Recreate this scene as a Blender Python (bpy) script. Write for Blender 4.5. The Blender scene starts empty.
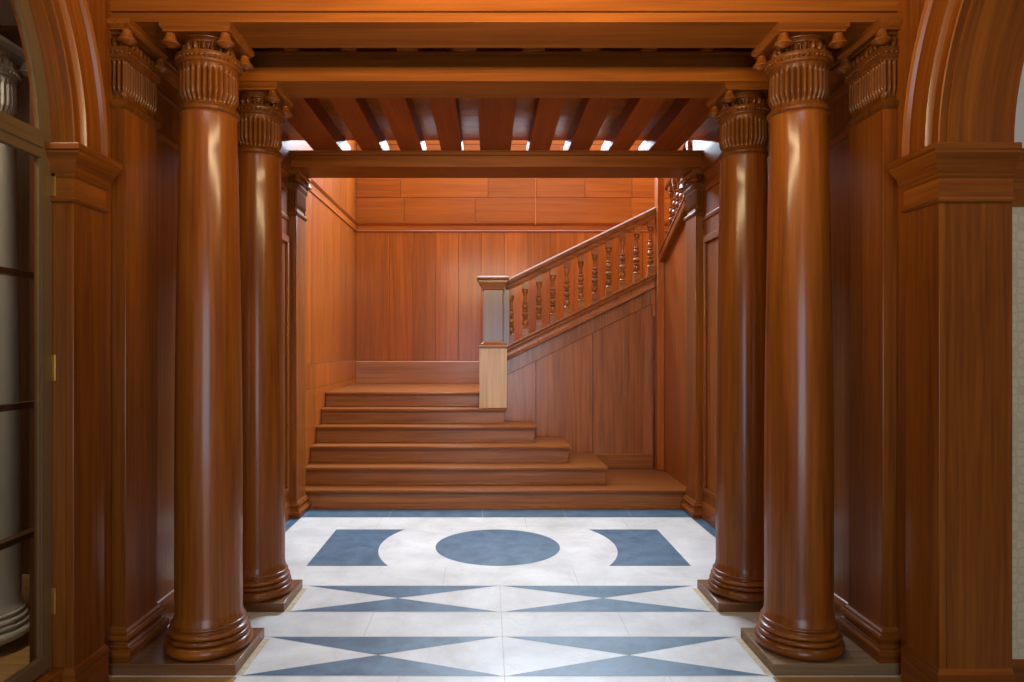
import bpy, bmesh, math, random
from mathutils import Vector, Matrix
random.seed(7)
SC = bpy.context.scene
COL = SC.collection
PI = math.pi
X0 = 0.08            # centre line of the passage
HW = 1.82            # half distance of the panelled side walls
PH = 0.0535          # height of the plinth slabs
S1, S2, S3 = -1, 1, 1

# ------------------------------------------------------------------ materials
def srgb(r, g, b):
    f = lambda c: (c/255/12.92) if c/255 <= .04045 else ((c/255+.055)/1.055)**2.4
    return (f(r), f(g), f(b), 1)

def new_mat(name):
    m = bpy.data.materials.new(name); m.use_nodes = True
    nt = m.node_tree; nt.nodes.clear()
    out = nt.nodes.new('ShaderNodeOutputMaterial')
    bs = nt.nodes.new('ShaderNodeBsdfPrincipled')
    nt.links.new(bs.outputs[0], out.inputs[0])
    return m, nt, bs

def wood(name, dark, light, axis='z', rough=.5, scale=1.0, coat=.55, island=.30, contrast=.8, bump=.04, spec=.12, crough=.2, coord='Object'):
    m, nt, bs = new_mat(name)
    N, L = nt.nodes.new, nt.links.new
    tc = N('ShaderNodeTexCoord'); oi = N('ShaderNodeObjectInfo'); ge = N('ShaderNodeNewGeometry')
    addr = N('ShaderNodeMath'); addr.operation = 'MULTIPLY_ADD'
    L(ge.outputs['Random Per Island'], addr.inputs[0]); addr.inputs[1].default_value = 7.3
    L(oi.outputs['Random'], addr.inputs[2])
    comb = N('ShaderNodeCombineXYZ')
    mu = N('ShaderNodeMath'); mu.operation = 'MULTIPLY'; mu.inputs[1].default_value = 11.0
    L(addr.outputs[0], mu.inputs[0])
    for i in range(3): L(mu.outputs[0], comb.inputs[i])
    va = N('ShaderNodeVectorMath'); va.operation = 'ADD'
    L(tc.outputs[coord], va.inputs[0]); L(comb.outputs[0], va.inputs[1])
    def mapped(s_long, s_cross):
        mp = N('ShaderNodeMapping')
        sc = [s_cross*scale]*3; sc['xyz'.index(axis)] = s_long*scale
        mp.inputs['Scale'].default_value = sc
        L(va.outputs[0], mp.inputs['Vector']); return mp
    fine = N('ShaderNodeTexNoise'); fine.inputs['Scale'].default_value = 1; fine.inputs['Detail'].default_value = 7
    fine.inputs['Roughness'].default_value = .6; fine.inputs['Distortion'].default_value = .3
    L(mapped(1.6, 46).outputs[0], fine.inputs['Vector'])
    big = N('ShaderNodeTexNoise'); big.inputs['Scale'].default_value = 1; big.inputs['Detail'].default_value = 3
    big.inputs['Distortion'].default_value = .8
    L(mapped(.5, 10).outputs[0], big.inputs['Vector'])
    mx = N('ShaderNodeMix'); mx.data_type = 'FLOAT'; mx.inputs[0].default_value = .42
    L(fine.outputs['Fac'], mx.inputs[2]); L(big.outputs['Fac'], mx.inputs[3])
    rp = N('ShaderNodeValToRGB')
    e = rp.color_ramp.elements
    e[0].position = .5-.17/contrast; e[0].color = dark
    e[1].position = .5+.17/contrast; e[1].color = light
    L(mx.outputs[0], rp.inputs[0])
    hs = N('ShaderNodeHueSaturation')
    mr = N('ShaderNodeMapRange'); mr.inputs['To Min'].default_value = 1-island*.5; mr.inputs['To Max'].default_value = 1+island*.5
    fr = N('ShaderNodeMath'); fr.operation = 'FRACT'
    m3 = N('ShaderNodeMath'); m3.operation = 'MULTIPLY'; m3.inputs[1].default_value = 3.71
    L(addr.outputs[0], m3.inputs[0]); L(m3.outputs[0], fr.inputs[0]); L(fr.outputs[0], mr.inputs['Value'])
    L(rp.outputs[0], hs.inputs['Color']); L(mr.outputs[0], hs.inputs['Value'])
    L(hs.outputs[0], bs.inputs['Base Color'])
    rr = N('ShaderNodeMapRange'); rr.inputs['To Min'].default_value = rough-.06; rr.inputs['To Max'].default_value = rough+.08
    L(big.outputs['Fac'], rr.inputs['Value']); L(rr.outputs[0], bs.inputs['Roughness'])
    bs.inputs['Coat Weight'].default_value = coat; bs.inputs['Coat Roughness'].default_value = crough
    bs.inputs['Specular IOR Level'].default_value = spec
    if bump:
        bp = N('ShaderNodeBump'); bp.inputs['Strength'].default_value = bump; bp.inputs['Distance'].default_value = .002
        L(fine.outputs['Fac'], bp.inputs['Height']); L(bp.outputs[0], bs.inputs['Normal'])
    return m

def stone(name, a, b, rough=.4, scale=3.0, spec=.4, vein=None):
    m, nt, bs = new_mat(name)
    N, L = nt.nodes.new, nt.links.new
    tc = N('ShaderNodeTexCoord')
    n1 = N('ShaderNodeTexNoise'); n1.inputs['Scale'].default_value = scale; n1.inputs['Detail'].default_value = 9
    n1.inputs['Roughness'].default_value = .68; n1.inputs['Distortion'].default_value = .4
    L(tc.outputs['Object'], n1.inputs['Vector'])
    rp = N('ShaderNodeValToRGB'); e = rp.color_ramp.elements
    e[0].position = .3; e[0].color = a; e[1].position = .7; e[1].color = b
    L(n1.outputs['Fac'], rp.inputs[0])
    last = rp.outputs[0]
    if vein:
        v = N('ShaderNodeTexNoise'); v.inputs['Scale'].default_value = scale*.8; v.inputs['Detail'].default_value = 5
        v.inputs['Distortion'].default_value = 1.6
        L(tc.outputs['Object'], v.inputs['Vector'])
        r2 = N('ShaderNodeValToRGB'); q = r2.color_ramp.elements
        q[0].position = .485; q[0].color = (0,0,0,1); q[1].position = .5; q[1].color = (1,1,1,1)
        z = r2.color_ramp.elements.new(.515); z.color = (0,0,0,1)
        L(v.outputs['Fac'], r2.inputs[0])
        sc = N('ShaderNodeMath'); sc.operation = 'MULTIPLY'; sc.inputs[1].default_value = .16
        L(r2.outputs[0], sc.inputs[0])
        mm = N('ShaderNodeMix'); mm.data_type = 'RGBA'
        L(sc.outputs[0], mm.inputs[0]); L(last, mm.inputs[6]); mm.inputs[7].default_value = vein
        last = mm.outputs[2]
    L(last, bs.inputs['Base Color'])
    rr = N('ShaderNodeMapRange'); rr.inputs['To Min'].default_value = rough-.1; rr.inputs['To Max'].default_value = rough+.12
    L(n1.outputs['Fac'], rr.inputs['Value']); L(rr.outputs[0], bs.inputs['Roughness'])
    bs.inputs['Specular IOR Level'].default_value = spec
    return m

def plain(name, c, rough=.5, metal=0.0):
    m, nt, bs = new_mat(name)
    N, L = nt.nodes.new, nt.links.new
    tc = N('ShaderNodeTexCoord'); n = N('ShaderNodeTexNoise'); n.inputs['Scale'].default_value = 9; n.inputs['Detail'].default_value = 5
    L(tc.outputs['Object'], n.inputs['Vector'])
    rp = N('ShaderNodeValToRGB'); e = rp.color_ramp.elements
    e[0].color = (c[0]*.85, c[1]*.85, c[2]*.85, 1); e[1].color = (min(1,c[0]*1.1), min(1,c[1]*1.1), min(1,c[2]*1.1), 1)
    L(n.outputs['Fac'], rp.inputs[0]); L(rp.outputs[0], bs.inputs['Base Color'])
    bs.inputs['Roughness'].default_value = rough; bs.inputs['Metallic'].default_value = metal
    return m

def wallpaper(name):
    m, nt, bs = new_mat(name)
    N, L = nt.nodes.new, nt.links.new
    tc = N('ShaderNodeTexCoord')
    vo = N('ShaderNodeTexVoronoi'); vo.inputs['Scale'].default_value = 26; vo.feature = 'DISTANCE_TO_EDGE'
    vo.inputs['Randomness'].default_value = .45
    L(tc.outputs['Object'], vo.inputs['Vector'])
    rp = N('ShaderNodeValToRGB'); e = rp.color_ramp.elements
    e[0].position = .06; e[0].color = srgb(186,172,142); e[1].position = .16; e[1].color = srgb(198,185,155)
    L(vo.outputs['Distance'], rp.inputs[0]); L(rp.outputs[0], bs.inputs['Base Color'])
    bp = N('ShaderNodeBump'); bp.inputs['Strength'].default_value = .3; bp.inputs['Distance'].default_value = .004
    L(vo.outputs['Distance'], bp.inputs['Height']); L(bp.outputs[0], bs.inputs['Normal'])
    bs.inputs['Roughness'].default_value = .6
    return m

def glass(name):
    m = bpy.data.materials.new(name); m.use_nodes = True
    nt = m.node_tree; nt.nodes.clear(); N, L = nt.nodes.new, nt.links.new
    out = N('ShaderNodeOutputMaterial'); t = N('ShaderNodeBsdfTransparent'); g = N('ShaderNodeBsdfGlossy')
    t.inputs[0].default_value = (.88,.86,.82,1); g.inputs['Roughness'].default_value = .02
    f = N('ShaderNodeFresnel'); f.inputs[0].default_value = 1.45
    mx = N('ShaderNodeMixShader'); ge = N('ShaderNodeNewGeometry'); inv = N('ShaderNodeMath'); inv.operation = 'SUBTRACT'; inv.inputs[0].default_value = 1
    L(ge.outputs['Backfacing'], inv.inputs[1]); mf = N('ShaderNodeMath'); mf.operation = 'MULTIPLY'
    L(f.outputs[0], mf.inputs[0]); L(inv.outputs[0], mf.inputs[1]); L(mf.outputs[0], mx.inputs[0]); L(t.outputs[0], mx.inputs[1]); L(g.outputs[0], mx.inputs[2])
    L(mx.outputs[0], out.inputs[0]); return m

DK, LT = (.090,.0180,.0017,1), (.280,.079,.0064,1)
W_V = wood('wood_upright', DK, LT, 'z')
W_X = wood('wood_across', DK, LT, 'x')
W_Y = wood('wood_lengthwise', DK, LT, 'y')
W_BX = wood('beam_wood', (.14,.034,.0035,1), (.33,.092,.0095,1), 'x', rough=.45, coat=.1)
W_JO = wood('joist_wood', (.20,.034,.004,1), (.42,.084,.009,1), 'y', rough=.45, coat=.1)
W_STX = wood('stair_wood', (.15,.047,.011,1), (.34,.116,.030,1), 'x', rough=.45, coat=.45, contrast=1.2, island=.4)
W_TRD = wood('tread_wood', (.15,.042,.009,1), (.32,.100,.024,1), 'x', rough=.45, coat=.45)
W_WORN = wood('worn_panel_wood', (.17,.050,.013,1), (.36,.115,.032,1), 'z', rough=.45, coat=.8, contrast=1.15, island=.45)
W_WORNX = wood('worn_panel_wood_across', (.19,.066,.024,1), (.40,.145,.054,1), 'x', rough=.45, coat=.45)
W_PALE = wood('bare_oak', srgb(150,112,74), srgb(198,162,116), 'z', rough=.45, coat=.45)
W_GREY = wood('sheen_grey_post_wood', (.09,.040,.022,1), (.20,.098,.056,1), 'z', rough=.4, coat=.8)  # window reflection on the newel post is put into this grey base colour
W_OR = wood('orange_panel_wood', (.17,.034,.0030,1), (.40,.098,.0085,1), 'z', rough=.45, coat=.45, island=.4)
W_ORX = wood('orange_panel_wood_across', (.18,.037,.0033,1), (.41,.104,.0090,1), 'x', rough=.45, coat=.45, island=.3)
W_ORY = wood('orange_panel_wood_lengthwise', (.17,.034,.0030,1), (.40,.098,.0085,1), 'y', rough=.45, coat=.45, island=.3)
W_ARC = wood('bent_arch_wood', DK, LT, 'x', coord='UV')
W_PLW = wood('worn_plinth_wood', srgb(92,62,38), srgb(150,122,88), 'x', rough=.6, coat=.05)
W_CAP = wood('carved_capital_wood', (.060,.0140,.0016,1), (.180,.052,.0052,1), 'z', coat=.2)
W_PL = wood('plinth_wood', (.10,.038,.015,1), (.27,.115,.045,1), 'x', rough=.45, coat=.45)
W_TAN = wood('tan_floor_wood', srgb(120,88,48), srgb(176,138,84), 'x', rough=.4, coat=.2)
MARB = stone('white_marble', srgb(192,191,190), srgb(226,225,223), .33, 2.6, .5, vein=srgb(168,160,152))
SLATE = stone('blue_slate', srgb(50,78,99), srgb(88,116,138), .38, 9, .5)
JOINT = stone('stone_joint', srgb(172,166,158), srgb(196,190,182), .7, 20, .2)
MORTAR = stone('worn_mortar', srgb(170,148,112), srgb(206,194,172), .75, 30, .2)
BRONZE = plain('bronze_paint', srgb(108,82,50), .42, .1)
BRASS = plain('brass', srgb(176,130,60), .35, .8)
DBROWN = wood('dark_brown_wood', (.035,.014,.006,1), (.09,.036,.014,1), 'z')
PLASTER = plain('pale_plaster', srgb(206,200,188), .7)
GREYST = plain('grey_stone', srgb(176,168,152), .6)
PAPER = wallpaper('relief_wallpaper')
GLASS = glass('window_glass')
CORD = plain('cord', srgb(196,120,66), .6)

# ------------------------------------------------------------------ mesh helpers
def link(name, bm, mat, parent=None, smooth=None, loc=None):
    bmesh.ops.recalc_face_normals(bm, faces=bm.faces[:])
    me = bpy.data.meshes.new(name)
    bm.to_mesh(me); bm.free()
    for mm in (mat if isinstance(mat, (list, tuple)) else [mat]): me.materials.append(mm)
    if smooth is not None:
        me.polygons.foreach_set('use_smooth', [True]*len(me.polygons))
        me.set_sharp_from_angle(angle=math.radians(smooth))
    o = bpy.data.objects.new(name, me); COL.objects.link(o)
    if parent: o.parent = parent
    if loc: o.location = loc
    return o
def by_normal(o):
    # lengthwise grain on every side: slot 0 for faces looking along y, slot 1 for faces looking along x
    for p in o.data.polygons: p.material_index = 0 if abs(p.normal.y) > abs(p.normal.x) else 1
    return o
def arch_uv(o):
    uv = o.data.uv_layers.new(name='grain')
    me = o.data
    for p in me.polygons:
        for li in p.loop_indices:
            c = me.vertices[me.loops[li].vertex_index].co
            r = math.hypot(c.y, c.z-2.33); a = math.atan2(c.z-2.33, c.y)
            uv.data[li].uv = (a*1.05, r+c.x)
    return o
def empty(name, loc=(0,0,0)):
    o = bpy.data.objects.new(name, None); COL.objects.link(o); o.location = loc
    o.empty_display_size = .1
    return o
def tag(o, label, cat, group=None):
    o['label'] = label; o['category'] = cat
    if group: o['group'] = group
    return o
def struct(o): o['kind'] = 'structure'; return o
def dup_tree(o, parent=None):
    c = o.copy(); COL.objects.link(c)
    if parent: c.parent = parent
    for ch in o.children: dup_tree(ch, c)
    return c
def B(): return bmesh.new()

def box(bm, x0, x1, y0, y1, z0, z1, bev=0.0, mi=0):
    r = bmesh.ops.create_cube(bm, size=1)
    vs = r['verts']
    for v in vs:
        v.co = Vector(((x0+x1)/2+v.co.x*(x1-x0), (y0+y1)/2+v.co.y*(y1-y0), (z0+z1)/2+v.co.z*(z1-z0)))
    fs = set(f for v in vs for f in v.link_faces)
    for f in fs: f.material_index = mi
    if bev:
        es = set(e for v in vs for e in v.link_edges)
        bmesh.ops.bevel(bm, geom=list(es), offset=bev, segments=2, affect='EDGES', profile=.5)
    return bm

def loft(bm, rings, closed=True, caps=True, mi=0):
    vr = [[bm.verts.new(p) for p in r] for r in rings]
    n = len(vr[0])
    for a, b in zip(vr, vr[1:]):
        for i in range(n if closed else n-1):
            j = (i+1) % n
            try: f = bm.faces.new((a[i], a[j], b[j], b[i])); f.material_index = mi
            except ValueError: pass
    if caps and closed:
        for r in (vr[0], vr[-1]):
            try: f = bm.faces.new(r); f.material_index = mi
            except ValueError: pass
    return vr

def lathe(bm, prof, seg=48, cx=0, cy=0, caps=True):
    rings = [[(cx+r*math.cos(2*PI*i/seg), cy+r*math.sin(2*PI*i/seg), z) for i in range(seg)] for r, z in prof]
    loft(bm, rings, True, caps)
def sweep_x(bm, prof, x0, x1):    # prof [(y,z)] closed section
    loft(bm, [[(x0, y, z) for y, z in prof], [(x1, y, z) for y, z in prof]])
def sweep_y(bm, prof, y0, y1):    # prof [(x,z)]
    loft(bm, [[(x, y0, z) for x, z in prof], [(x, y1, z) for x, z in prof]])
def rect_prof(bm, x0, x1, y0, y1, prof, keep=()):   # horizontal rectangles offset by prof [(off,z)]
    rings = []
    for o, z in prof:
        a = x0-(0 if 'x0' in keep else o); b = x1+(0 if 'x1' in keep else o)
        c = y0-(0 if 'y0' in keep else o); d = y1+(0 if 'y1' in keep else o)
        rings.append([(a,c,z),(b,c,z),(b,d,z),(a,d,z)])
    loft(bm, rings)
def arc(cr, cz, r, a0, a1, n):    # helper for moulding profiles
    return [(cr+r*math.cos(math.radians(a0+(a1-a0)*i/n)), cz+r*math.sin(math.radians(a0+(a1-a0)*i/n))) for i in range(n+1)]
def ball(bm, c, rx, ry, rz, u=8, v=6):
    r = bmesh.ops.create_uvsphere(bm, u_segments=u, v_segments=v, radius=1)
    for w in r['verts']: w.co = Vector((c[0]+w.co.x*rx, c[1]+w.co.y*ry, c[2]+w.co.z*rz))
def poly(bm, pts, z, mi=0):
    f = bm.faces.new([bm.verts.new((x, y, z)) for x, y in pts])
    f.material_index = mi; return f

# ------------------------------------------------------------------ the floor
bm = B()
box(bm, -3.4, 4.7, -3.2, 9.4, -.12, 0)
E = .0008
HB = 1.713
def fq(x0, x1, y0, y1, mi, z=E): poly(bm, [(x0,y0),(x1,y0),(x1,y1),(x0,y1)], z, mi)
# slate border round the far bay
fq(X0-HW, X0+HW, 6.009, 6.36, 1)
fq(X0-HW, X0-HB, 4.25, 6.009, 1); fq(X0+HB, X0+HW, 4.25, 6.009, 1)
# circle
yc = 5.143; R1 = .467
poly(bm, [(X0+R1*math.cos(2*PI*i/72), yc+R1*math.sin(2*PI*i/72)) for i in range(72)], E, 1)
# side panels with a concave end
RO, hb, xo = .888, .467, 1.318
for s in (-1, 1):
    a = math.asin(hb/RO)
    pts = [(X0+s*xo, yc+hb)] + [(X0+s*RO*math.cos(a-2*a*i/24), yc+RO*math.sin(a-2*a*i/24)) for i in range(25)] + [(X0+s*xo, yc-hb)]
    poly(bm, pts, E, 1)
# two rows of opposed triangles
for (ya, yb) in ((3.868, 4.285), (3.116, 3.531)):
    for s in (-1, 1):
        xa, xb = X0+s*.018, X0+s*1.205
        xm, ym = (xa+xb)/2, (ya+yb)/2
        poly(bm, [(xa,yb),(xb,yb),(xm,ym)], E, 1)
        poly(bm, [(xa,ya),(xb,ya),(xm,ym)], E, 1)
for s in (-1, 1):
    for ya, yb in ((3.868, 4.24), (3.12, 3.51)):
        a, c = sorted((X0+s*1.2275, X0+s*1.196)); fq(a, c, ya, yb, 4, .0010)
# slab joints
j = .0014
for y in (4.292, 3.861, 3.538, 3.110, 5.72):
    fq(X0-1.70, X0+1.70, y-j, y+j, 2, .0004)
for x, ya, yb in ((0, 2.2, 4.29), (-.72, 3.54, 3.86), (.66, 3.54, 3.86), (-.36, 4.3, 4.67), (.5, 4.3, 4.67), (-1.0, 5.62, 6.0), (.25, 5.62, 6.0), (1.1, 5.62, 6.0), (-.55, 5.62, 5.72), (-.48, 2.2, 3.11), (.75, 2.2, 3.11)):
    fq(X0+x-j, X0+x+j, ya, yb, 2, .0004)
for x in (-.95, -.12, .62, 1.2):
    fq(X0+x-j, X0+x+j, 6.01, 6.34, 2, .0012)
# worn timber floor at the sides of the front room
fq(-1.9, X0-1.215, -3.0, 3.10, 3); fq(X0+1.215, 2.3, -3.0, 3.10, 3); fq(-3.39, X0-HW-.14, .31, 4.49, 3)
struct(link('floor', bm, [MARB, SLATE, JOINT, W_TAN, MORTAR]))

# ------------------------------------------------------------------ columns
SH_R0, SH_R1 = .155, .130
ZT = 3.003
def shaft_bm():
    pr = [(.165,.197), (.161,.208), (.157,.224)]
    z0, z1 = .235, 2.600
    for i in range(15):
        t = i/14; z = z0+(z1-z0)*t
        tt = max(0, (t-.28)/.72)
        pr.append((SH_R0-(SH_R0-SH_R1)*tt**1.5, z))
    pr += [(.133, 2.607), (.137, 2.612)]
    b = B(); lathe(b, pr, 64); return b
def base_bm():
    z = PH
    def tor(r, zc, h, n=9): return [(r-h+h*math.cos(a), zc+h*math.sin(a)) for a in [math.radians(-85+170*i/n) for i in range(n+1)]]
    pr = [(.15, z), (.172, z)] + tor(.203, z+.030, .028) + [(.182, z+.060)] + tor(.191, z+.072, .0115) + [(.176, z+.085)] + tor(.184, z+.099, .0125) + [(.168, z+.114), (.167, z+.121)] + tor(.173, z+.131, .0085) + [(.165, z+.142), (.164, z+.146)]
    b = B(); lathe(b, pr, 64); return b
def drum_bm(n=30):
    b = B(); seg = n*8; rings = []
    rows = [(-.012, 2.652, 0), (-.012, 2.664, .3), (-.008, 2.676, 1), (.000, 2.690, 1), (.004, 2.705, 1), (.004, 2.72, 1), (.003, 2.795, 1), (.003, 2.806, 1), (.003, 2.814, 0), (.004, 2.836, 0)]
    for off, z, k in rows:
        rg = []
        for i in range(seg):
            th = 2*PI*i/seg; u = (i % 8)/8
            d = .0165*k*(1-math.sin(PI*u)**.8)
            r = .133+off-d
            rg.append((r*math.cos(th), r*math.sin(th), z))
        rings.append(rg)
    loft(b, rings)
    lathe(b, [(.12,2.610)] + [(.128+.0155*math.cos(a), 2.628+.0155*math.sin(a)) for a in [math.radians(-80+20*i) for i in range(9)]] + [(.130,2.646),(.126,2.656)], 64)
    return b
def eggs_bm():
    b = B()
    lathe(b, [(.12,2.834),(.139,2.836),(.146,2.842),(.148,2.848),(.146,2.852)] + [(.150,2.872),(.152,2.882),(.150,2.886),(.118,2.890),(.100,2.893),(.092,2.92),(.096,2.938),(.106,2.941),(.109,2.948),(.104,2.953),(.106,2.957),(.118,2.961),(.120,2.968),(.02,2.969)], 56)
    for i in range(44):
        a = 2*PI*i/44; ball(b, (.1475*math.cos(a), .1475*math.sin(a), 2.862), .0095, .0095, .0085, 7, 5)
    for i in range(18):
        a = 2*PI*i/18; r = bmesh.ops.create_uvsphere(b, u_segments=8, v_segments=7, radius=1)
        M = Matrix.Rotation(a, 4, 'Z') @ Matrix.Translation((.106,0,2.915)) @ Matrix.Rotation(.35, 4, 'Y') @ Matrix.Diagonal((.017,.0125,.026,1))
        bmesh.ops.transform(b, matrix=M, verts=r['verts'])
        a += PI/18
        r = bmesh.ops.create_uvsphere(b, u_segments=6, v_segments=5, radius=1)
        M = Matrix.Rotation(a, 4, 'Z') @ Matrix.Translation((.104,0,2.912)) @ Matrix.Rotation(.35, 4, 'Y') @ Matrix.Diagonal((.010,.004,.028,1))
        bmesh.ops.transform(b, matrix=M, verts=r['verts'])
    return b
AB = [(-.012,2.964),(-.012,2.974),(-.004,2.980),(0,2.984),(0,ZT)]
def abacus_bm():
    b = B(); rect_prof(b, -.165, .165, -.165, .165, AB); return b
def bell_bm():
    b = B()
    lathe(b, [(.018,.0),(.022,-.003),(.021,-.008),(.024,-.016),(.028,-.028),(.036,-.040),(.042,-.047),(.042,-.052),(.036,-.054),(.022,-.062),(.008,-.067),(.003,-.068)], 20)
    return b
MESH = {}
def part_from(key, fn, name, mat, parent, smooth=40, loc=None):
    if key not in MESH:
        o = link(name, fn(), mat, parent, smooth); MESH[key] = o.data
    else:
        o = bpy.data.objects.new(name, MESH[key]); COL.objects.link(o); o.parent = parent
    if loc: o.location = loc
    return o
def make_column(mats=None, loc=(0,0,0)):
    w, wx = mats or (W_V, W_X)
    k = 'g' if mats else 'w'
    t = empty('column', loc)
    part_from(k+'base', base_bm, 'base', wx if not mats else w, t)
    part_from(k+'shaft', shaft_bm, 'shaft', w, t)
    cp = part_from(k+'drum', drum_bm, 'capital', W_CAP if not mats else w, t, 50)
    part_from(k+'eggs', eggs_bm, 'egg_moulding', W_CAP if not mats else w, cp, 50)
    part_from(k+'abac', abacus_bm, 'abacus', wx, t, 30)
    for sx in (-1, 1):
        for sy in (-1, 1):
            part_from(k+'bell', bell_bm, 'bell_drop', w, cp, 40, (sx*.128, sy*.128, 2.964))
    return t
c1 = make_column(loc=(-1.351, 3.318, 0))
tag(c1, 'nearest round wooden column on the left, beside the arched window', 'column', 'round columns of the passage')
for x, y, lab in ((1.513, 3.318, 'nearest round wooden column on the right, in front of the arch with wallpaper'),
                  (-1.355, 4.035, 'second round column on the left, just behind the nearest left column'),
                  (1.515, 4.035, 'second round column on the right, just behind the nearest right column')):
    c = dup_tree(c1); c.location = (x, y, 0); tag(c, lab, 'column', 'round columns of the passage')

# plinth slabs below each column and its pilaster
def plinth(xa, xb, ya, yb, lab, mat=None):
    b = B(); box(b, xa, xb, ya, yb, 0, PH, .004)
    tag(link('plinth', b, mat or W_PL, None, 20), lab, 'plinth', 'wooden plinth slabs')
plinth(X0-HW+.012, X0-1.2275, 3.115, 3.522, 'low wooden slab under the nearest left column and its pilaster')
plinth(X0+1.2275, X0+HW-.012, 3.115, 3.522, 'low worn wooden slab under the nearest right column and its pilaster', W_PLW)
plinth(X0-HW+.012, X0-1.2275, 3.861, 4.25, 'low wooden slab under the second left column')
plinth(X0+1.2275, X0+HW-.012, 3.861, 4.25, 'low wooden slab under the second right column')

# ------------------------------------------------------------------ pilasters (local: wall at x=0, face at x=PD, y = -.15 .. .15, mirrored for the right)
PD = .068
def flute_face(b, p0, p1, nrm, n, z0, z1, seg=8):
    rows = [(-.010, z0, 0), (-.010, z0+.012, .3), (-.006, z0+.024, 1), (.002, z0+.038, 1), (.006, z0+.053, 1), (.006, z0+.068, 1), (.005, z1-.020, 1), (.005, z1-.010, 1), (.005, z1, 0)]
    rings = []
    N = n*seg
    for off, z, k in rows:
        rg = []
        for i in range(N+1):
            t = i/N; u = (i % seg)/seg
            d = .0165*k*(1-math.sin(PI*u)**.8)
            o = off-d
            rg.append((p0[0]+(p1[0]-p0[0])*t+nrm[0]*o, p0[1]+(p1[1]-p0[1])*t+nrm[1]*o, z))
        rings.append(rg)
    loft(b, rings, False, False)
def make_pilaster(name_loc, side, zbase, ztop, dz):
    # side: -1 on the left wall (face looks +x), +1 on the right wall (face looks -x)
    t = empty('pilaster', name_loc)
    s = -side
    def bx(b, x0, x1, y0, y1, z0, z1, bev=.003): box(b, min(s*x0,s*x1), max(s*x0,s*x1), y0, y1, z0, z1, bev)
    keep = ('x0',) if s > 0 else ('x1',)
    xa, xb = (0, PD) if s > 0 else (-PD, 0)
    def rp(b, prof): rect_prof(b, xa, xb, -.15, .15, prof, keep)
    b = B(); bx(b, 0, PD, -.15, .15, zbase+.14, 2.62+dz, .004); link('shaft', b, W_V, t, 20)
    b = B(); z = zbase
    rp(b, [(.036,z),(.036,z+.018),(.042,z+.026),(.044,z+.040),(.042,z+.052),(.036,z+.060),(.028,z+.062),(.028,z+.070),(.018,z+.078),(.016,z+.088),(.022,z+.093),(.030,z+.100),(.031,z+.110),(.027,z+.120),(.014,z+.123),(.014,z+.132),(.004,z+.140),(0,z+.152)])
    by_normal(link('base', b, [W_X, W_Y], t, 20))
    b = B()
    rp(b, [(-.002,2.600+dz),(.010,2.612+dz),(.014,2.622+dz),(.014,2.632+dz),(.008,2.642+dz),(-.006,2.648+dz),(-.008,2.652+dz),(-.010,2.82+dz),(.004,2.824+dz),(.006,2.838+dz)])
    z0, z1 = 2.650+dz, 2.826+dz
    flute_face(b, (s*PD,-.15), (s*PD,.15), (s,0), 13, z0, z1)
    flute_face(b, (0,-.15), (s*PD,-.15), (0,-1), 3, z0, z1)
    flute_face(b, (0,.15), (s*PD,.15), (0,1), 3, z0, z1)
    cp = link('capital', b, W_CAP, t, 45)
    b = B()
    rp(b, [(-.02,2.834+dz),(.006,2.837+dz),(.012,2.842+dz),(.014,2.852+dz),(.016,2.872+dz),(.018,2.880+dz),(.018,2.886+dz),(.0,2.889+dz),(-.006,2.893+dz),(-.008,2.92+dz),(-.006,2.942+dz),(.004,2.946+dz),(.006,2.954+dz),(.0,2.958+dz),(.0,2.964+dz),(.012,2.968+dz),(.012,2.976+dz)])
    def run(p0, p1, nx, ny, n, off, zz, r):
        for i in range(n):
            q = (i+.5)/n
            ball(b, (p0[0]+(p1[0]-p0[0])*q+nx*off, p0[1]+(p1[1]-p0[1])*q+ny*off, zz+dz), *r, 7, 5)
    for p0, p1, nx, ny, L in (((s*PD,-.15),(s*PD,.15),s,0,.30), ((0,-.15),(s*PD,-.15),0,-1,PD), ((0,.15),(s*PD,.15),0,1,PD)):
        run(p0, p1, nx, ny, max(3, round(L/.02)), .013, 2.862, (.009,.009,.008))
        run(p0, p1, nx, ny, max(2, round(L/.036)), .0, 2.914, (.013,.013,.024))
    link('egg_moulding', b, W_CAP, cp, 45)
    b = B(); rp(b, [(.024,2.960+dz),(.024,2.967+dz),(.034,2.973+dz),(.040,2.980+dz),(.040,ztop)])
    link('abacus', b, W_Y, t, 20)
    for sy in (-1, 1):
        part_from('wbell', bell_bm, 'bell_drop', W_V, cp, 40, (s*(PD+.012), sy*.162, 2.960+dz))
    return t
GP = 'pilasters on the side walls'
tag(make_pilaster((X0-HW, 3.31, 0), -1, PH, ZT, 0), 'nearest left flat pilaster, on the wall behind the nearest left column', 'pilaster', GP)
tag(make_pilaster((X0+HW, 3.31, 0), 1, PH, ZT, 0), 'nearest right flat pilaster, on the wall behind the nearest right column', 'pilaster', GP)
tag(make_pilaster((X0-HW, 6.146, 0), -1, 0, 3.056, .053), 'far left flat pilaster standing at the foot of the stairs', 'pilaster', GP)
tag(make_pilaster((X0+HW, 6.146, 0), 1, 0, 3.056, .053), 'far right flat pilaster standing at the foot of the stairs', 'pilaster', GP)

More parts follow.
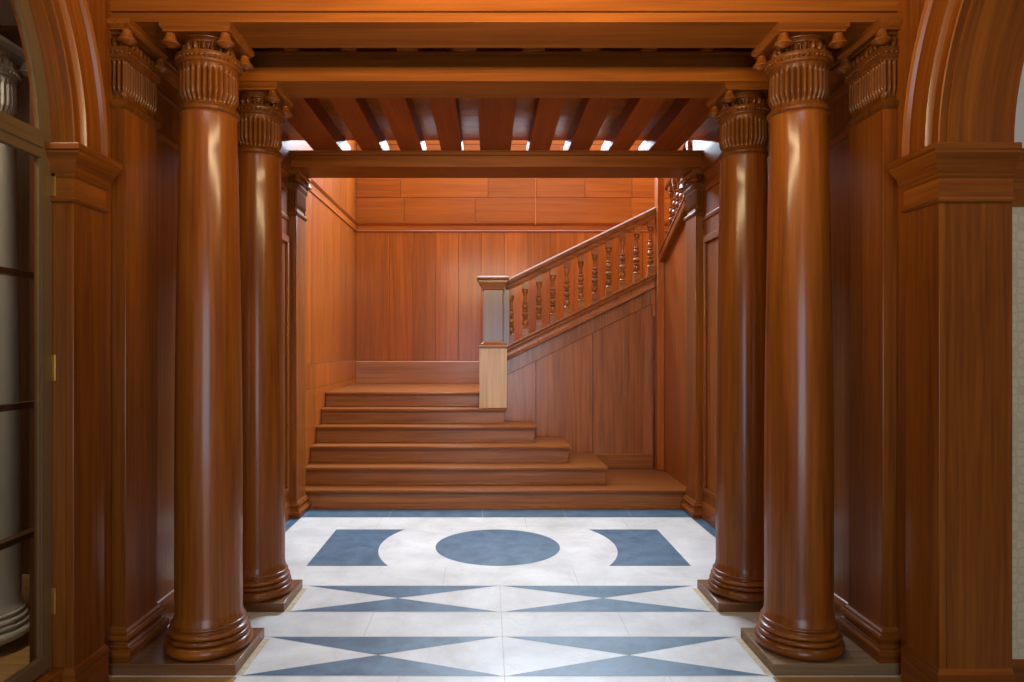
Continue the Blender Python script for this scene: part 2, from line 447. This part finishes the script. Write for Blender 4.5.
# ------------------------------------------------------------------ beams
XL, XR = X0-HW, X0+HW
def beam(name, lab, ya, yb, zb, zt, split, lip, mat=W_BX):
    t = empty(name, (X0, (ya+yb)/2, zb)); yo = (ya+yb)/2
    A, Bb = ya-yo, yb-yo
    b = B()
    h = split-zb
    sweep_x(b, [(A,0),(Bb,0),(Bb,h),(A,h)], XL-X0, XR-X0)
    link('lower_fascia', b, mat, t)
    b = B(); H = zt-zb
    sweep_x(b, [(A+.016,h-.001),(A+.016,h+.006),(A-lip,h+.0065),(A-lip,H-.012),(A-lip-.010,H-.008),(A-lip-.010,H),(Bb+lip+.01,H),(Bb+lip+.01,H-.008),(Bb+lip,H-.012),(Bb+lip,h+.0065),(Bb-.016,h+.006),(Bb-.016,h-.001)], XL-X0, XR-X0)
    link('upper_fascia', b, mat, t)
    return tag(t, lab, 'beam')
beam('beam', 'nearest cross beam, resting on the two nearest columns', 3.158, 3.43, ZT, 3.62, 3.046, .006)
beam('beam', 'middle cross beam, resting on the two second columns', 3.860, 4.122, ZT, 3.172, 3.085, -.012)
beam('beam', 'far cross beam, spanning above the foot of the stairs', 5.888, 6.286, 3.056, 3.192, 3.150, .006)

# joists lying on the beams
JB, JT = 3.1722, 3.312
jx = [(-1.90,-1.677),(-1.494,-1.25),(-1.078,-.897),(-.747,-.555),(-.395,-.216),(-.06,.2035),(.358,.538),(.6985,.88),(1.046,1.222),(1.392,1.638),(1.82,2.05)]
jl = ['ceiling joist along the left wall, mostly hidden by the second left column', 'wide ceiling joist nearest the left end of the far beam', 'second narrow ceiling joist left of the wide middle joist, third from the left'.replace('second narrow','third narrow'),
      'second narrow ceiling joist left of the wide middle joist', 'narrow ceiling joist directly left of the wide middle joist', 'wide ceiling joist in the middle of the passage',
      'narrow ceiling joist directly right of the wide middle joist', 'second narrow ceiling joist right of the wide middle joist', 'third narrow ceiling joist right of the wide middle joist',
      'wide ceiling joist nearest the right end of the far beam', 'ceiling joist along the right wall, mostly hidden by the second right column']
jl[2] = 'third narrow ceiling joist left of the wide middle joist'
for (a, c), lab in zip(jx[1:-1], jl[1:-1]):
    b = B(); box(b, -(c-a)/2, (c-a)/2, 3.445-4.85, 6.27-4.85, 0, JT-JB, .003)
    o = link('ceiling_joist', b, W_JO, None, 20, ((a+c)/2, 4.85, JB+.0205))
    tag(o, lab, 'joist', 'ceiling joists over the passage')
    for q in o.data.vertices: pass
    # notch seats on the middle beam
# boards above the joists
bm = B(); y = 3.44
while y < 6.04:
    box(bm, XL, XR, y, min(y+.138, 6.06), JT+.0207, JT+.05, .002); y += .14
struct(link('ceiling', bm, W_ORX, None, 20))

# ------------------------------------------------------------------ side walls with arched openings
AY0, AY1, SPR = .72, 2.82, 2.33
AR = (AY1-AY0)/2; AC = (AY0+AY1)/2
def arch_pts(r, n=32, a0=0, a1=180): return [(AC+r*math.cos(math.radians(a0+(a1-a0)*i/n)), SPR+r*math.sin(math.radians(a0+(a1-a0)*i/n))) for i in range(n+1)]
def wall_with_arch(name, xi, xo, ya, yb, H, zs=0.0):
    b = B()
    arcp = list(reversed(arch_pts(AR, 40)))          # near jamb, crown, far jamb
    cols = [[(ya, 0), (ya, H)], [(AY0, 0), (AY0, H)]]
    def slab(c0, c1):
        loft(b, [[(xi, y, z) for y, z in (c0[0], c0[1], c1[1], c1[0])], [(xo, y, z) for y, z in (c0[0], c0[1], c1[1], c1[0])]])
    slab(*cols)
    for p, q in zip(arcp, arcp[1:]): slab([p, (p[0], H)], [q, (q[0], H)])
    slab([(AY1, 0), (AY1, H)], [(yb, 0), (yb, H)])
    bmesh.ops.remove_doubles(b, verts=b.verts[:], dist=1e-5)
    b.verts.index_update(); seen = {}
    for f in b.faces:                                 # drop the inner walls between neighbouring strips
        seen.setdefault(tuple(sorted(v.index for v in f.verts)), []).append(f)
    bmesh.ops.delete(b, geom=[f for fs in seen.values() if len(fs) > 1 for f in fs], context='FACES_ONLY')
    return struct(link(name, b, W_V))
HC = 3.62
wall_with_arch('wall_left', XL, XL-.13, -3.0, 6.32, HC)
wall_with_arch('wall_right', XR, XR+.27, -3.0, 6.30, HC)

# arch casings: pier, impost, archivolt, baseboard
def arch_casing(side, depth, lab):
    s = -side                                # direction the casing face looks along x
    xw = X0+side*HW
    t = empty('arch_casing', (xw, AC, 0))
    pd = .032
    PW = .23
    for far in (True, False):
        ya, yb = (AY1-AC, AY1-AC+PW) if far else (AY0-PW-AC, AY0-AC)
        xa, xb = (0, pd) if s > 0 else (-pd, 0)
        keep = ('x0',) if s > 0 else ('x1',)
        b = B(); box(b, xa, xb, ya, yb, 0, 2.33, .003); link('pier', b, W_V, t, 20)
        # the impost also runs back along the reveal
        ja, jb = (0, pd) if s > 0 else (-pd, 0)
        if side < 0: ja -= depth
        else: jb += depth
        b = B()
        rect_prof(b, ja, jb, ya, yb, [(.0,2.096),(.010,2.100),(.014,2.108),(.010,2.116),(.004,2.120),(.004,2.196),(.012,2.204),(.012,2.214),(.016,2.222),(.020,2.232),(.024,2.250),(.034,2.270),(.042,2.284),(.046,2.292),(.046,2.300),(.052,2.306),(.052,2.326),(.048,2.332)], keep)
        by_normal(link('impost', b, [W_X, W_Y], t, 20))
        b = B(); rect_prof(b, ja, jb, ya, yb, [(.012,0),(.012,.150),(.008,.158),(.004,.166),(.0,.172)], keep)
        by_normal(link('baseboard', b, [W_X, W_Y], t, 20))
    # archivolt: profile (radius, projection) swept round the opening
    pr = [(0,0),(0,.030),(.006,.034),(.045,.034),(.052,.044),(.062,.052),(.070,.050),(.074,.040),(.150,.040),(.185,.042),(.192,.056),(.204,.064),(.216,.060),(.222,.046),(.23,.040),(.23,0)]
    b = B(); n = 48; rings = []
    for i in range(n+1):
        a = PI*i/n
        rings.append([(s*p, (AR+r)*math.cos(a), SPR+(AR+r)*math.sin(a)) for r, p in pr])
    loft(b, rings); arch_uv(link('archivolt', b, W_ARC, t, 20))
    b = B(); rings = []
    for i in range(n+1):
        a = PI*i/n; c_, s_ = math.cos(a), math.sin(a)
        rings.append([(-s*x, r*c_, SPR+r*s_) for x, r in ((.0, AR+.001), (.0, AR-.010), (depth, AR-.010), (depth, AR+.001))])
    loft(b, rings); arch_uv(link('soffit_lining', b, W_ARC, t, 20))
    return tag(t, lab, 'arch casing')
arch_casing(-1, .11, 'wooden arch casing with pier and impost on the left, round the arched window')
arch_casing(1, .27, 'wooden arch casing with deep pier and impost on the right, open to the wallpapered room')

# ------------------------------------------------------------------ arched window on the left
xf = X0-1.886
w1 = struct(empty('window_1', (xf, AC, 0)))
FW = .068
def window_frame(b, x0, x1):
    ro, ri = AR-.004, AR-FW
    for r0, r1, xa, xb in ((ri, ro, x0, x1),):
        rings = []
        path_o = [(ro, .176), (ro, SPR)]; path_i = [(ri, .176+FW*.6), (ri, SPR)]
        n = 36
        po = [(AC+ro,.176)] + [(AC+ro*math.cos(PI*i/n), SPR+ro*math.sin(PI*i/n)) for i in range(n+1)] + [(AC-ro,.176)]
        pi_ = [(AC+ri,.176)] + [(AC+ri*math.cos(PI*i/n), SPR+ri*math.sin(PI*i/n)) for i in range(n+1)] + [(AC-ri,.176)]
        for (a, c), (d, e) in zip(po, pi_):
            rings.append([(xa,a-AC,c),(xb,a-AC,c),(xb,d-AC,e),(xa,d-AC,e)])
        loft(b, rings)
b = B(); window_frame(b, -.012, .012); link('frame', b, BRONZE, w1)
b = B(); ri = AR-FW
# inner glazing bead
rings = []
n = 36; r0, r1 = ri-.009, ri+.002
seq = [(1, .24)] + [(i/n, None) for i in range(n+1)] + [(-1, .24)]
po = [(r1,.24)] + [(r1*math.cos(PI*i/n), SPR+r1*math.sin(PI*i/n)) for i in range(n+1)] + [(-r1,.24)]
pi_ = [(r0,.24)] + [(r0*math.cos(PI*i/n), SPR+r0*math.sin(PI*i/n)) for i in range(n+1)] + [(-r0,.24)]
for (a, c), (d, e) in zip(po, pi_): rings.append([(-.007,a,c),(.007,a,c),(.007,d,e),(-.007,d,e)])
loft(b, rings); link('glazing_bead', b, BRONZE, w1)
b = B(); box(b, -.014, .014, -ri, ri, 2.262, 2.372, .004); box(b, -.022, .022, -ri, ri, 2.30, 2.335, .006); link('transom', b, BRONZE, w1)
b = B(); box(b, -.014, .014, -AR+.004, AR-.004, .178, .245, .004); link('bottom_rail', b, BRONZE, w1)
b = B(); box(b, -.05, .06, -AR+.002, AR-.002, .0, .176, .004); link('sill', b, W_Y, w1)
b = B()
pp = [(ri*math.cos(PI*i/24), SPR+ri*math.sin(PI*i/24)) for i in range(25)] + [(-ri,.24),(ri,.24)]
loft(b, [[(-.003,y,z) for y,z in pp], [(.003,y,z) for y,z in pp]]); link('pane', b, GLASS, w1)
b = B()
for z in (.40, 1.36, 2.12): box(b, .012, .030, AR-.012, AR+.004, z, z+.11, .002)
link('hinge', b, BRASS, w1)
# inner wooden casement with cross bars seen through the glass
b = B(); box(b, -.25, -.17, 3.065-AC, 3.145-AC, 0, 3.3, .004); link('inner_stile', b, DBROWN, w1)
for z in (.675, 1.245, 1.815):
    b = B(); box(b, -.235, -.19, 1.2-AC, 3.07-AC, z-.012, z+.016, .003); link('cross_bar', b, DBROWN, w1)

# the space beyond the window and its pale column
cg = make_column((GREYST, GREYST), (-2.505, 3.40, 0))
tag(cg, 'pale grey column standing behind the glass of the arched window', 'column')
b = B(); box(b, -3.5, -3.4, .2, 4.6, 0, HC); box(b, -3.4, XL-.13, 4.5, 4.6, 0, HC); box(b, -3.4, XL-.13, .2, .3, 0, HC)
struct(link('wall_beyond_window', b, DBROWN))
# ------------------------------------------------------------------ room beyond the right arch
xr = XR+.272
b = B(); box(b, xr, 4.6, 2.905, 3.0, .172, 2.10); struct(link('wall_side_room', b, PAPER))
b = B(); box(b, xr-.0, 4.6, 2.905, 3.0, 2.325, HC); box(b, 4.6, 4.7, -.6, 3.0, 0, HC); box(b, xr, 4.6, -.7, -.6, 0, HC); struct(link('wall_side_room_upper', b, PLASTER))
b = B(); sweep_x(b, [(3.0,0),(2.893,0),(2.893,.150),(2.897,.158),(2.901,.166),(2.905,.172),(3.0,.172)], xr, 4.6); struct(link('baseboard_side_room', b, W_X))
b = B(); sweep_x(b, [(3.0,2.09),(2.895,2.096),(2.892,2.108),(2.900,2.12),(2.900,2.196),(2.893,2.204),(2.893,2.214),(2.885,2.232),(2.872,2.270),(2.862,2.286),(2.862,2.300),(2.856,2.306),(2.856,2.332),(3.0,2.332)], xr, 4.6); struct(link('trim_3', b, W_X))
b = B(); box(b, XL-1.8, 4.7, -3.1, 3.16, HC, HC+.1); box(b, XL-1.8, XL-.005, 3.16, 4.7, HC, HC+.1); struct(link('ceiling_front_room', b, PLASTER))
# wall behind the camera with the entrance doorway left open to daylight
b = B(); box(b, -1.9, -1.15, -3.1, -3.0, 0, HC); box(b, 1.35, 2.3, -3.1, -3.0, 0, HC); box(b, -1.15, 1.35, -3.1, -3.0, 2.75, HC)
struct(link('wall_front', b, W_V))

# frieze mouldings along the side walls between the pilasters
for s, nm in ((-1, 'trim_1'), (1, 'trim_2')):
    x = X0+s*HW; d = -s
    t = struct(empty(nm, (x, 4.8, 0)))
    b = B(); sweep_y(b, [(0,2.600),(d*.010,2.606),(d*.014,2.620),(d*.014,2.634),(d*.006,2.646),(0,2.65)], 3.465-4.8, 6.02-4.8); link('neck_moulding', b, W_Y, t, 20)
    b = B(); sweep_y(b, [(0,2.84),(d*.012,2.845),(d*.016,2.885),(d*.004,2.89),(d*.008,2.94),(d*.024,2.968),(d*.040,2.990),(d*.040,3.004),(d*.052,3.010),(d*.052,3.168),(0,3.168)], 3.465-4.8, 5.88-4.8); link('cornice', b, W_Y, t, 20)
    b = B(); sweep_y(b, [(0,0),(d*.022,0),(d*.022,.125),(d*.014,.138),(d*.008,.150),(0,.155)], 3.53-4.8, 6.0-4.8); link('baseboard', b, W_Y, t, 20)
    # tall framed panels
    for ya, yb in ((4.32, 5.10), (5.16, 5.94)):
        b = B()
        for q0, q1, z0, z1 in ((ya,yb,.24,.28),(ya,yb,2.40,2.46),(ya,ya+.04,.28,2.40),(yb-.04,yb,.28,2.40)):
            box(b, min(0,d*.022), max(0,d*.022), q0-4.8, q1-4.8, z0, z1, .006)
        link('panel_frame', b, W_V, t, 20)

# ------------------------------------------------------------------ the stairwell
WX = -1.748                                # left stair wall
SX = 1.822
RX = 1.900                                 # right stair wall
BY = 9.11; SH = 5.7
# back wall: baseboard, upright boards, moulding, lying panels
b = B(); box(b, WX-.1, 2.9, BY+.012, BY+.12, 0, SH); struct(link('wall_back', b, W_OR))
pxs = [356, 389.6, 412.8, 435.4, 458.4, 481.3, 504.6, 528, 550.5, 574, 597, 620, 643, 666, 690, 714]
bx_ = [(p-487)*BY/682.67 for p in pxs]
t = struct(empty('wall_back_boards', (0, BY, 0)))
b = B()
for a, c in zip(bx_, bx_[1:]): box(b, max(a, WX)+.003, min(c, 2.84)-.003, -.002, .012, 1.313, 3.04, .0025)
link('upright_boards', b, W_OR, t, 20)
b = B()
def lying(rows):
    for z0, z1, cuts in rows:
        for a, c in zip(cuts, cuts[1:]): box(b, a+.003, c-.003, -.002, .012, z0+.003, z1-.003, .0025)
X = lambda p: (p-487)*BY/682.67
lying([(3.165,3.49,[WX,X(404),X(475),X(631),2.84]), (3.49,3.80,[WX,X(400.5),X(488),X(536),X(585),X(632),2.84]), (3.80,4.2,[WX,X(470),X(560),2.84]), (4.2,4.7,[WX,-.3,1.2,2.84]), (4.7,5.68,[WX,.4,2.84])])
link('lying_panels', b, W_ORX, t, 20)
b = B(); sweep_x(b, [(.012,3.03),(-.010,3.036),(-.014,3.046),(-.008,3.056),(-.008,3.118),(-.020,3.130),(-.030,3.148),(-.030,3.160),(.012,3.168)], WX, 2.84); struct(link('trim_4', b, W_ORX, None, 20, (0, BY, 0)))
b = B(); box(b, WX, 2.84, -.022, .012, 1.015, 1.300, .003); sweep_x(b, [(.012,1.300),(-.022,1.300),(-.012,1.312),(.012,1.313)], WX, 2.84); struct(link('baseboard_back', b, W_WORNX, None, 20, (0, BY, 0)))
# thin cord down the panels
b = B(); lathe(b, [(.004,3.12),(.004,4.6)], 8)
for i in range(5): lathe(b, [(.002,3.13+.30*i),(.007,3.133+.30*i),(.007,3.143+.30*i),(.002,3.146+.30*i)], 8)
tag(link('cord', b, CORD, None, 40, (X(535.3), BY-.036, 0)), 'thin pale cord hanging down the panelled back wall', 'cord')

# left stair wall
b = B(); box(b, WX-.1, WX-.012, 6.32, BY+.1, 0, SH); struct(link('wall_stair_left', b, W_OR))
b = B()
ys = [6.33, 6.78, 7.30, 7.72, 8.12, 8.50, 8.82, BY-.001]
for a, c in zip(ys, ys[1:]):
    box(b, WX-.013, WX, a+.002, c-.002, 1.335, 3.04, .0015)
    box(b, WX-.013, WX, a+.002, c-.002, 3.165, 4.3, .0015); box(b, WX-.013, WX, a+.002, c-.002, 4.302, SH, .0015)
for a, c in ((6.33,6.95),(6.95,7.6),(7.6,BY)):
    box(b, WX-.013, WX, a+.001, c-.001, 1.085, 1.333, .0015)
    box(b, WX-.013, WX, a+.001, c-.001, .0, 1.083, .0015)
struct(link('wall_stair_left_boards', b, W_OR, None, 20))
b = B(); sweep_y(b, [(WX-.01,3.03),(WX+.010,3.036),(WX+.014,3.046),(WX+.008,3.056),(WX+.008,3.118),(WX+.020,3.130),(WX+.030,3.148),(WX+.030,3.160),(WX-.01,3.168)], 6.30, BY-.03); struct(link('trim_5', b, W_ORY, None, 20))

# right stair wall below the raking string, and the outer walls of the well
b = B()
out = [(6.29,0),(7.36,0),(7.36,2.43),(6.29,2.90)]
loft(b, [[(RX,y,z) for y,z in out], [(RX+.10,y,z) for y,z in out]]); struct(link('wall_stair_right', b, W_OR))
b = B(); box(b, 2.85, 2.95, 5.6, BY+.1, 0, SH); struct(link('wall_stair_outer', b, W_OR))
b = B(); box(b, WX-.1, 2.95, 6.04, 6.10, JT+.052, SH); struct(link('wall_stair_upper', b, W_OR))
# stairwell ceiling with a skylight opening
b = B()
KX0, KX1, KY0, KY1 = -1.3, 2.3, 6.4, 8.7
box(b, WX-.1, 2.95, 5.6, KY0, SH, SH+.1); box(b, WX-.1, 2.95, KY1, BY+.1, SH, SH+.1); box(b, WX-.1, KX0, KY0, KY1, SH, SH+.1); box(b, KX1, 2.95, KY0, KY1, SH, SH+.1)
struct(link('ceiling_stair', b, PLASTER))
b = B(); box(b, RX+.11, 2.85, 5.66, 6.0, 0, 3.6); struct(link('wall_stair_end', b, W_OR))

# ---- lower flight
ST = empty('staircase', (0, 6.335, 0))
yr = [6.335, 6.552, 6.768, 6.990, 7.205, 7.398]
tz = [.178, .352, .522, .691, .855, 1.015]
xe = [RX-.002, 1.157, .831, .509, .208, -.084]
yb_ = 7.448
for k in range(6):
    z0 = 0 if k == 0 else tz[k-1]
    s_ = empty('step', (0, 0, z0)); s_.parent = ST
    h = tz[k]-z0
    y0 = yr[k]-6.335; y1 = (yb_ if k < 5 else BY-.024)-6.335
    xr_ = xe[k]-(.024 if 0 < k < 5 else 0)
    b = B()
    box(b, WX+.002, xr_, y0, y1, 0, h-.030, .002)
    # small base bead and cove under the nosing, returned along the open end
    e2 = .012 if 0 < k < 5 else 0
    box(b, WX+.002, xr_+e2, y0-.012, y1, 0, .020, .005)
    box(b, WX+.002, xr_+e2*.7, y0-.010, y1, h-.044, h-.030, .004)
    link('riser', b, W_STX, s_, 20)
    b = B(); box(b, WX+.002, xe[k], y0-.034, y1, h-.030, h, .009); link('tread', b, W_TRD, s_, 40)
# landing floor behind the spandrel and the next flight, climbing to the right
b = B(); box(b, -.088, 2.84, 7.50-6.335, BY-.024-6.335, .96, 1.010, .003); link('landing_boards', b, W_TRD, ST, 20)
b = B()
for k in range(7):
    x = .36+.34*k
    box(b, x, 2.84, 7.50-6.335, BY-.024-6.335, 1.012+.167*k, 1.012+.167*(k+1)-.002, .004)
link('upper_steps', b, W_STX, ST, 20)
tag(ST, 'wooden stairs of six wide steps climbing to the panelled landing', 'stairs')

# ---- spandrel panelling under the upper flight
SP = empty('spandrel_panelling', (0, 7.45, 0))
sl = .49; xs = .228
def zl(x, zref): return zref+sl*(x-xs)
cuts = [(-.05, .5325), (.5325, 1.153), (1.153, 1.805)]
for a, c in cuts:
    b = B(); pa, pc = a+.002, c-.002
    pts = [(pa,.0),(pc,.0),(pc,zl(pc,1.200)),(pa,zl(pa,1.200))]
    r1 = [(x,0.0,z) for x,z in pts]; r2 = [(x,.03,z) for x,z in pts]; loft(b, [r1, r2])
    bmesh.ops.bevel(b, geom=b.edges[:], offset=.003, segments=1, affect='EDGES')
    link('panel', b, W_WORN, SP)
b = B(); box(b, -.05, SX, .02, .05, 0, .998); loft(b, [[(x,.02,z) for x,z in ((xs-.3,1.0),(SX,1.0),(SX,zl(SX,1.36)),(xs-.3,zl(xs-.3,1.36)))], [(x,.05,z) for x,z in ((xs-.3,1.0),(SX,1.0),(SX,zl(SX,1.36)),(xs-.3,zl(xs-.3,1.36)))]])
link('backing', b, W_WORN, SP)
b = B(); pts = [(xs-.02,zl(xs-.02,1.203)),(SX-.002,zl(SX,1.203)),(SX-.002,zl(SX,1.365)),(xs-.02,zl(xs-.02,1.365))]
loft(b, [[(x,-.008,z) for x,z in pts],[(x,.03,z) for x,z in pts]]); link('raking_rail', b, W_WORN, SP)
b = B(); box(b, 1.165, 1.80, -.014, .0, .18, .335, .004); link('skirting', b, W_STX, SP, 20)
tag(SP, 'plain upright wood panelling filling the triangle below the sloping handrail', 'panelling')

# ---- balustrade: newel, string, handrail, balusters
BA = empty('stair_balustrade', (0, 7.42, .855))
OZ = .855
NW = empty('newel_post', (0,0,0)); NW.parent = BA
def nb(name, mat, x0, x1, y0, y1, z0, z1, bev=.004):
    b = B(); box(b, x0, x1, y0-7.42, y1-7.42, z0-OZ, z1-OZ, bev); return link(name, b, mat, NW, 20)
nb('lower_block', W_PALE, -.082, .211, 7.185, 7.46, .857, 1.488)
b = B(); rect_prof(b, -.042, .170, -.20, .03, [(.030,1.486-OZ),(.046,1.490-OZ),(.048,1.508-OZ),(.042,1.514-OZ),(.036,1.520-OZ),(.030,1.536-OZ),(.010,1.546-OZ),(.0,1.56-OZ)]); link('block_moulding', b, W_STX, NW, 20)
nb('post', W_GREY, -.042, .170, 7.22, 7.45, 1.55, 2.13)
b = B(); rect_prof(b, -.042, .170, -.20, .03, [(.0,2.100-OZ),(.010,2.112-OZ),(.014,2.130-OZ),(.020,2.150-OZ),(.036,2.172-OZ),(.044,2.180-OZ),(.044,2.205-OZ),(.056,2.212-OZ),(.064,2.222-OZ),(.064,2.236-OZ),(.052,2.246-OZ),(.02,2.252-OZ)]); link('cap', b, W_STX, NW, 20)
nb('half_post', W_GREY, .172, .245, 7.36, 7.45, 1.52, 2.12)
# sloping members: sections (y,z) swept along the rake
def rake(name, mat, sec, xa, xb, zref):
    b = B()
    loft(b, [[(xa, y, zl(xa,zref)+z-OZ) for y,z in sec], [(xb, y, zl(xb,zref)+z-OZ) for y,z in sec]])
    return link(name, b, mat, BA, 20)
rake('string', W_WORN, [(.06,-.166),(-.020,-.166),(-.036,-.160),(-.040,-.150),(-.036,-.140),(-.022,-.136),(-.014,-.120),(-.014,-.090),(-.022,-.066),(-.036,-.056),(-.040,-.050),(-.040,-.042),(-.054,-.032),(-.066,-.020),(-.070,-.010),(-.070,0),(.06,0)], .18, SX-.004, 1.525)
rake('handrail', W_STX, [(-.034,-.128),(.034,-.128),(.040,-.110),(.044,-.075),(.056,-.055),(.060,-.030),(.060,-.016),(.046,0),(-.046,0),(-.060,-.016),(-.060,-.030),(-.056,-.055),(-.044,-.075),(-.040,-.110)], .20, SX-.004, 2.238)
def baluster_bm(h):
    b = B(); q = .034
    sk = sl*q
    # square foot cut to the rake
    def blk(z0a, z0b, z1a, z1b):
        loft(b, [[(-q,-q,z0a),(q,-q,z0b),(q,q,z0b),(-q,q,z0a)], [(-q,-q,z1a),(q,-q,z1b),(q,q,z1b),(-q,q,z1a)]])
    blk(-sk, sk, .085, .085); blk(h-.07, h-.07, h-sk, h+sk)
    t0, t1 = .085, h-.07; L = t1-t0
    u = [(.030,0),(.035,.02),(.027,.04),(.015,.06),(.027,.09),(.036,.14),(.032,.19),(.017,.222),(.033,.238),(.033,.258),(.016,.275),(.030,.31),(.036,.35),(.029,.40),(.015,.428),(.032,.445),(.032,.465),(.015,.482),(.028,.51),(.033,.55),(.026,.60),(.014,.628),(.030,.645),(.030,.665),(.015,.682),(.020,.72),(.014,.80),(.022,.88),(.033,.93),(.034,.96),(.027,1.0)]
    lathe(b, [(r, t0+L*v) for r, v in u], 16)
    return b
bxs = [.262+.1515*i for i in range(11)]
hB = 2.238-.128-1.525
for i, x in enumerate(bxs):
    part_from('balu', lambda: baluster_bm(hB), 'baluster', W_STX, BA, 35, (x, 0, zl(x,1.525)-OZ))
tag(BA, 'sloping stair balustrade with square newel post and turned balusters', 'balustrade')

# ---- raking string and balusters of the return flight above the right stair wall
RB = empty('return_balustrade', (RX, 7.36, 2.4))
def rk(yy): return (7.36-yy)*.425
b = B()
sec = [(-.058,-.03),(-.050,-.045),(.10,-.045),(.10,.085),(-.020,.085),(-.058,.070),(-.064,.050),(-.050,.040),(-.050,.020),(-.064,.010)]
ya, yb = 7.33, 6.36
loft(b, [[(x, ya-7.36, z+rk(ya)+.03) for x,z in sec], [(x, yb-7.36, z+rk(yb)+.03) for x,z in sec]]); link('string', b, W_X, RB, 20)
b = B(); box(b, -.076, .0, -.05, .075, .180-2.40, 1.35, .006); link('post', b, W_OR, RB, 20)
for i in range(7):
    y = 7.20-.13*i
    part_from('balu2', lambda: baluster_bm(.62), 'baluster', W_V, RB, 35, (.05, y-7.36, rk(y)+.12))
b = B(); sec = [(.02,0),(.08,0),(.09,.03),(.07,.07),(.03,.07),(.01,.03)]
loft(b, [[(x, ya-7.36, z+rk(ya)+.76) for x,z in sec], [(x, yb-7.36, z+rk(yb)+.76) for x,z in sec]]); link('handrail', b, W_STX, RB, 20)
tag(RB, 'raking string with turned balusters rising above the right stair wall', 'balustrade')

# ------------------------------------------------------------------ lights
def area(name, loc, rot, sx, sy, power, color, spread=180):
    l = bpy.data.lights.new(name, 'AREA'); l.shape = 'RECTANGLE'; l.size = sx; l.size_y = sy; l.energy = power; l.color = color
    l.spread = math.radians(spread)
    o = bpy.data.objects.new(name, l); COL.objects.link(o); o.location = loc; o.rotation_euler = rot
    return o
COOL = (.66,.83,1.0); WARM = (1.0,.76,.42)
area('landing_window_daylight', (.7, BY-.05, 4.95), (math.radians(-90),0,0), 3.0, 1.3, 780, COOL)
area('skylight_daylight', ((KX0+KX1)/2, (KY0+KY1)/2, SH+.05), (0,0,0), KX1-KX0, KY1-KY0, 270, COOL)
area('entrance_daylight', (.0, -3.0, 1.25), (math.radians(90),0,0), 3.1, 2.4, 135, COOL)
area('front_wall_lamp', (X0, 2.05, 2.80), (math.radians(104),0,0), 1.9, .14, 46, WARM)
area('passage_fill', (X0, 4.20, 3.08), (math.radians(44),0,0), 1.8, .10, 26, (1.0,.84,.66), 110)  # added fill light, unseen behind the middle beam, brightens the stair fronts
area('side_room_lamp', (3.2, 1.3, HC-.05), (0,0,0), 1.0, 1.0, 15, (1,.80,.58))
area('alcove_fill', (-2.4, 2.2, HC-.05), (0,0,0), .5, .5, 60, (1,.92,.8))  # unseen fill, added so the column behind the glass shows up

w = bpy.data.worlds.new('world'); SC.world = w; w.use_nodes = True
bg = w.node_tree.nodes['Background']; bg.inputs[0].default_value = (.75,.86,1,1); bg.inputs[1].default_value = .6

# ------------------------------------------------------------------ camera
cam = bpy.data.cameras.new('camera'); co = bpy.data.objects.new('camera', cam); COL.objects.link(co)
co.location = (0, 0, 1.5); co.rotation_euler = (math.radians(90), 0, 0)
cam.sensor_width = 36; cam.sensor_fit = 'HORIZONTAL'; cam.lens = 24
cam.shift_x = 25/1024; cam.shift_y = 6/1024
cam.clip_start = .05
SC.camera = co
SC.view_settings.view_transform = 'Standard'; SC.view_settings.look = 'None'
SC.view_settings.exposure = 0; SC.view_settings.gamma = 1
SC.view_settings.use_curve_mapping = False
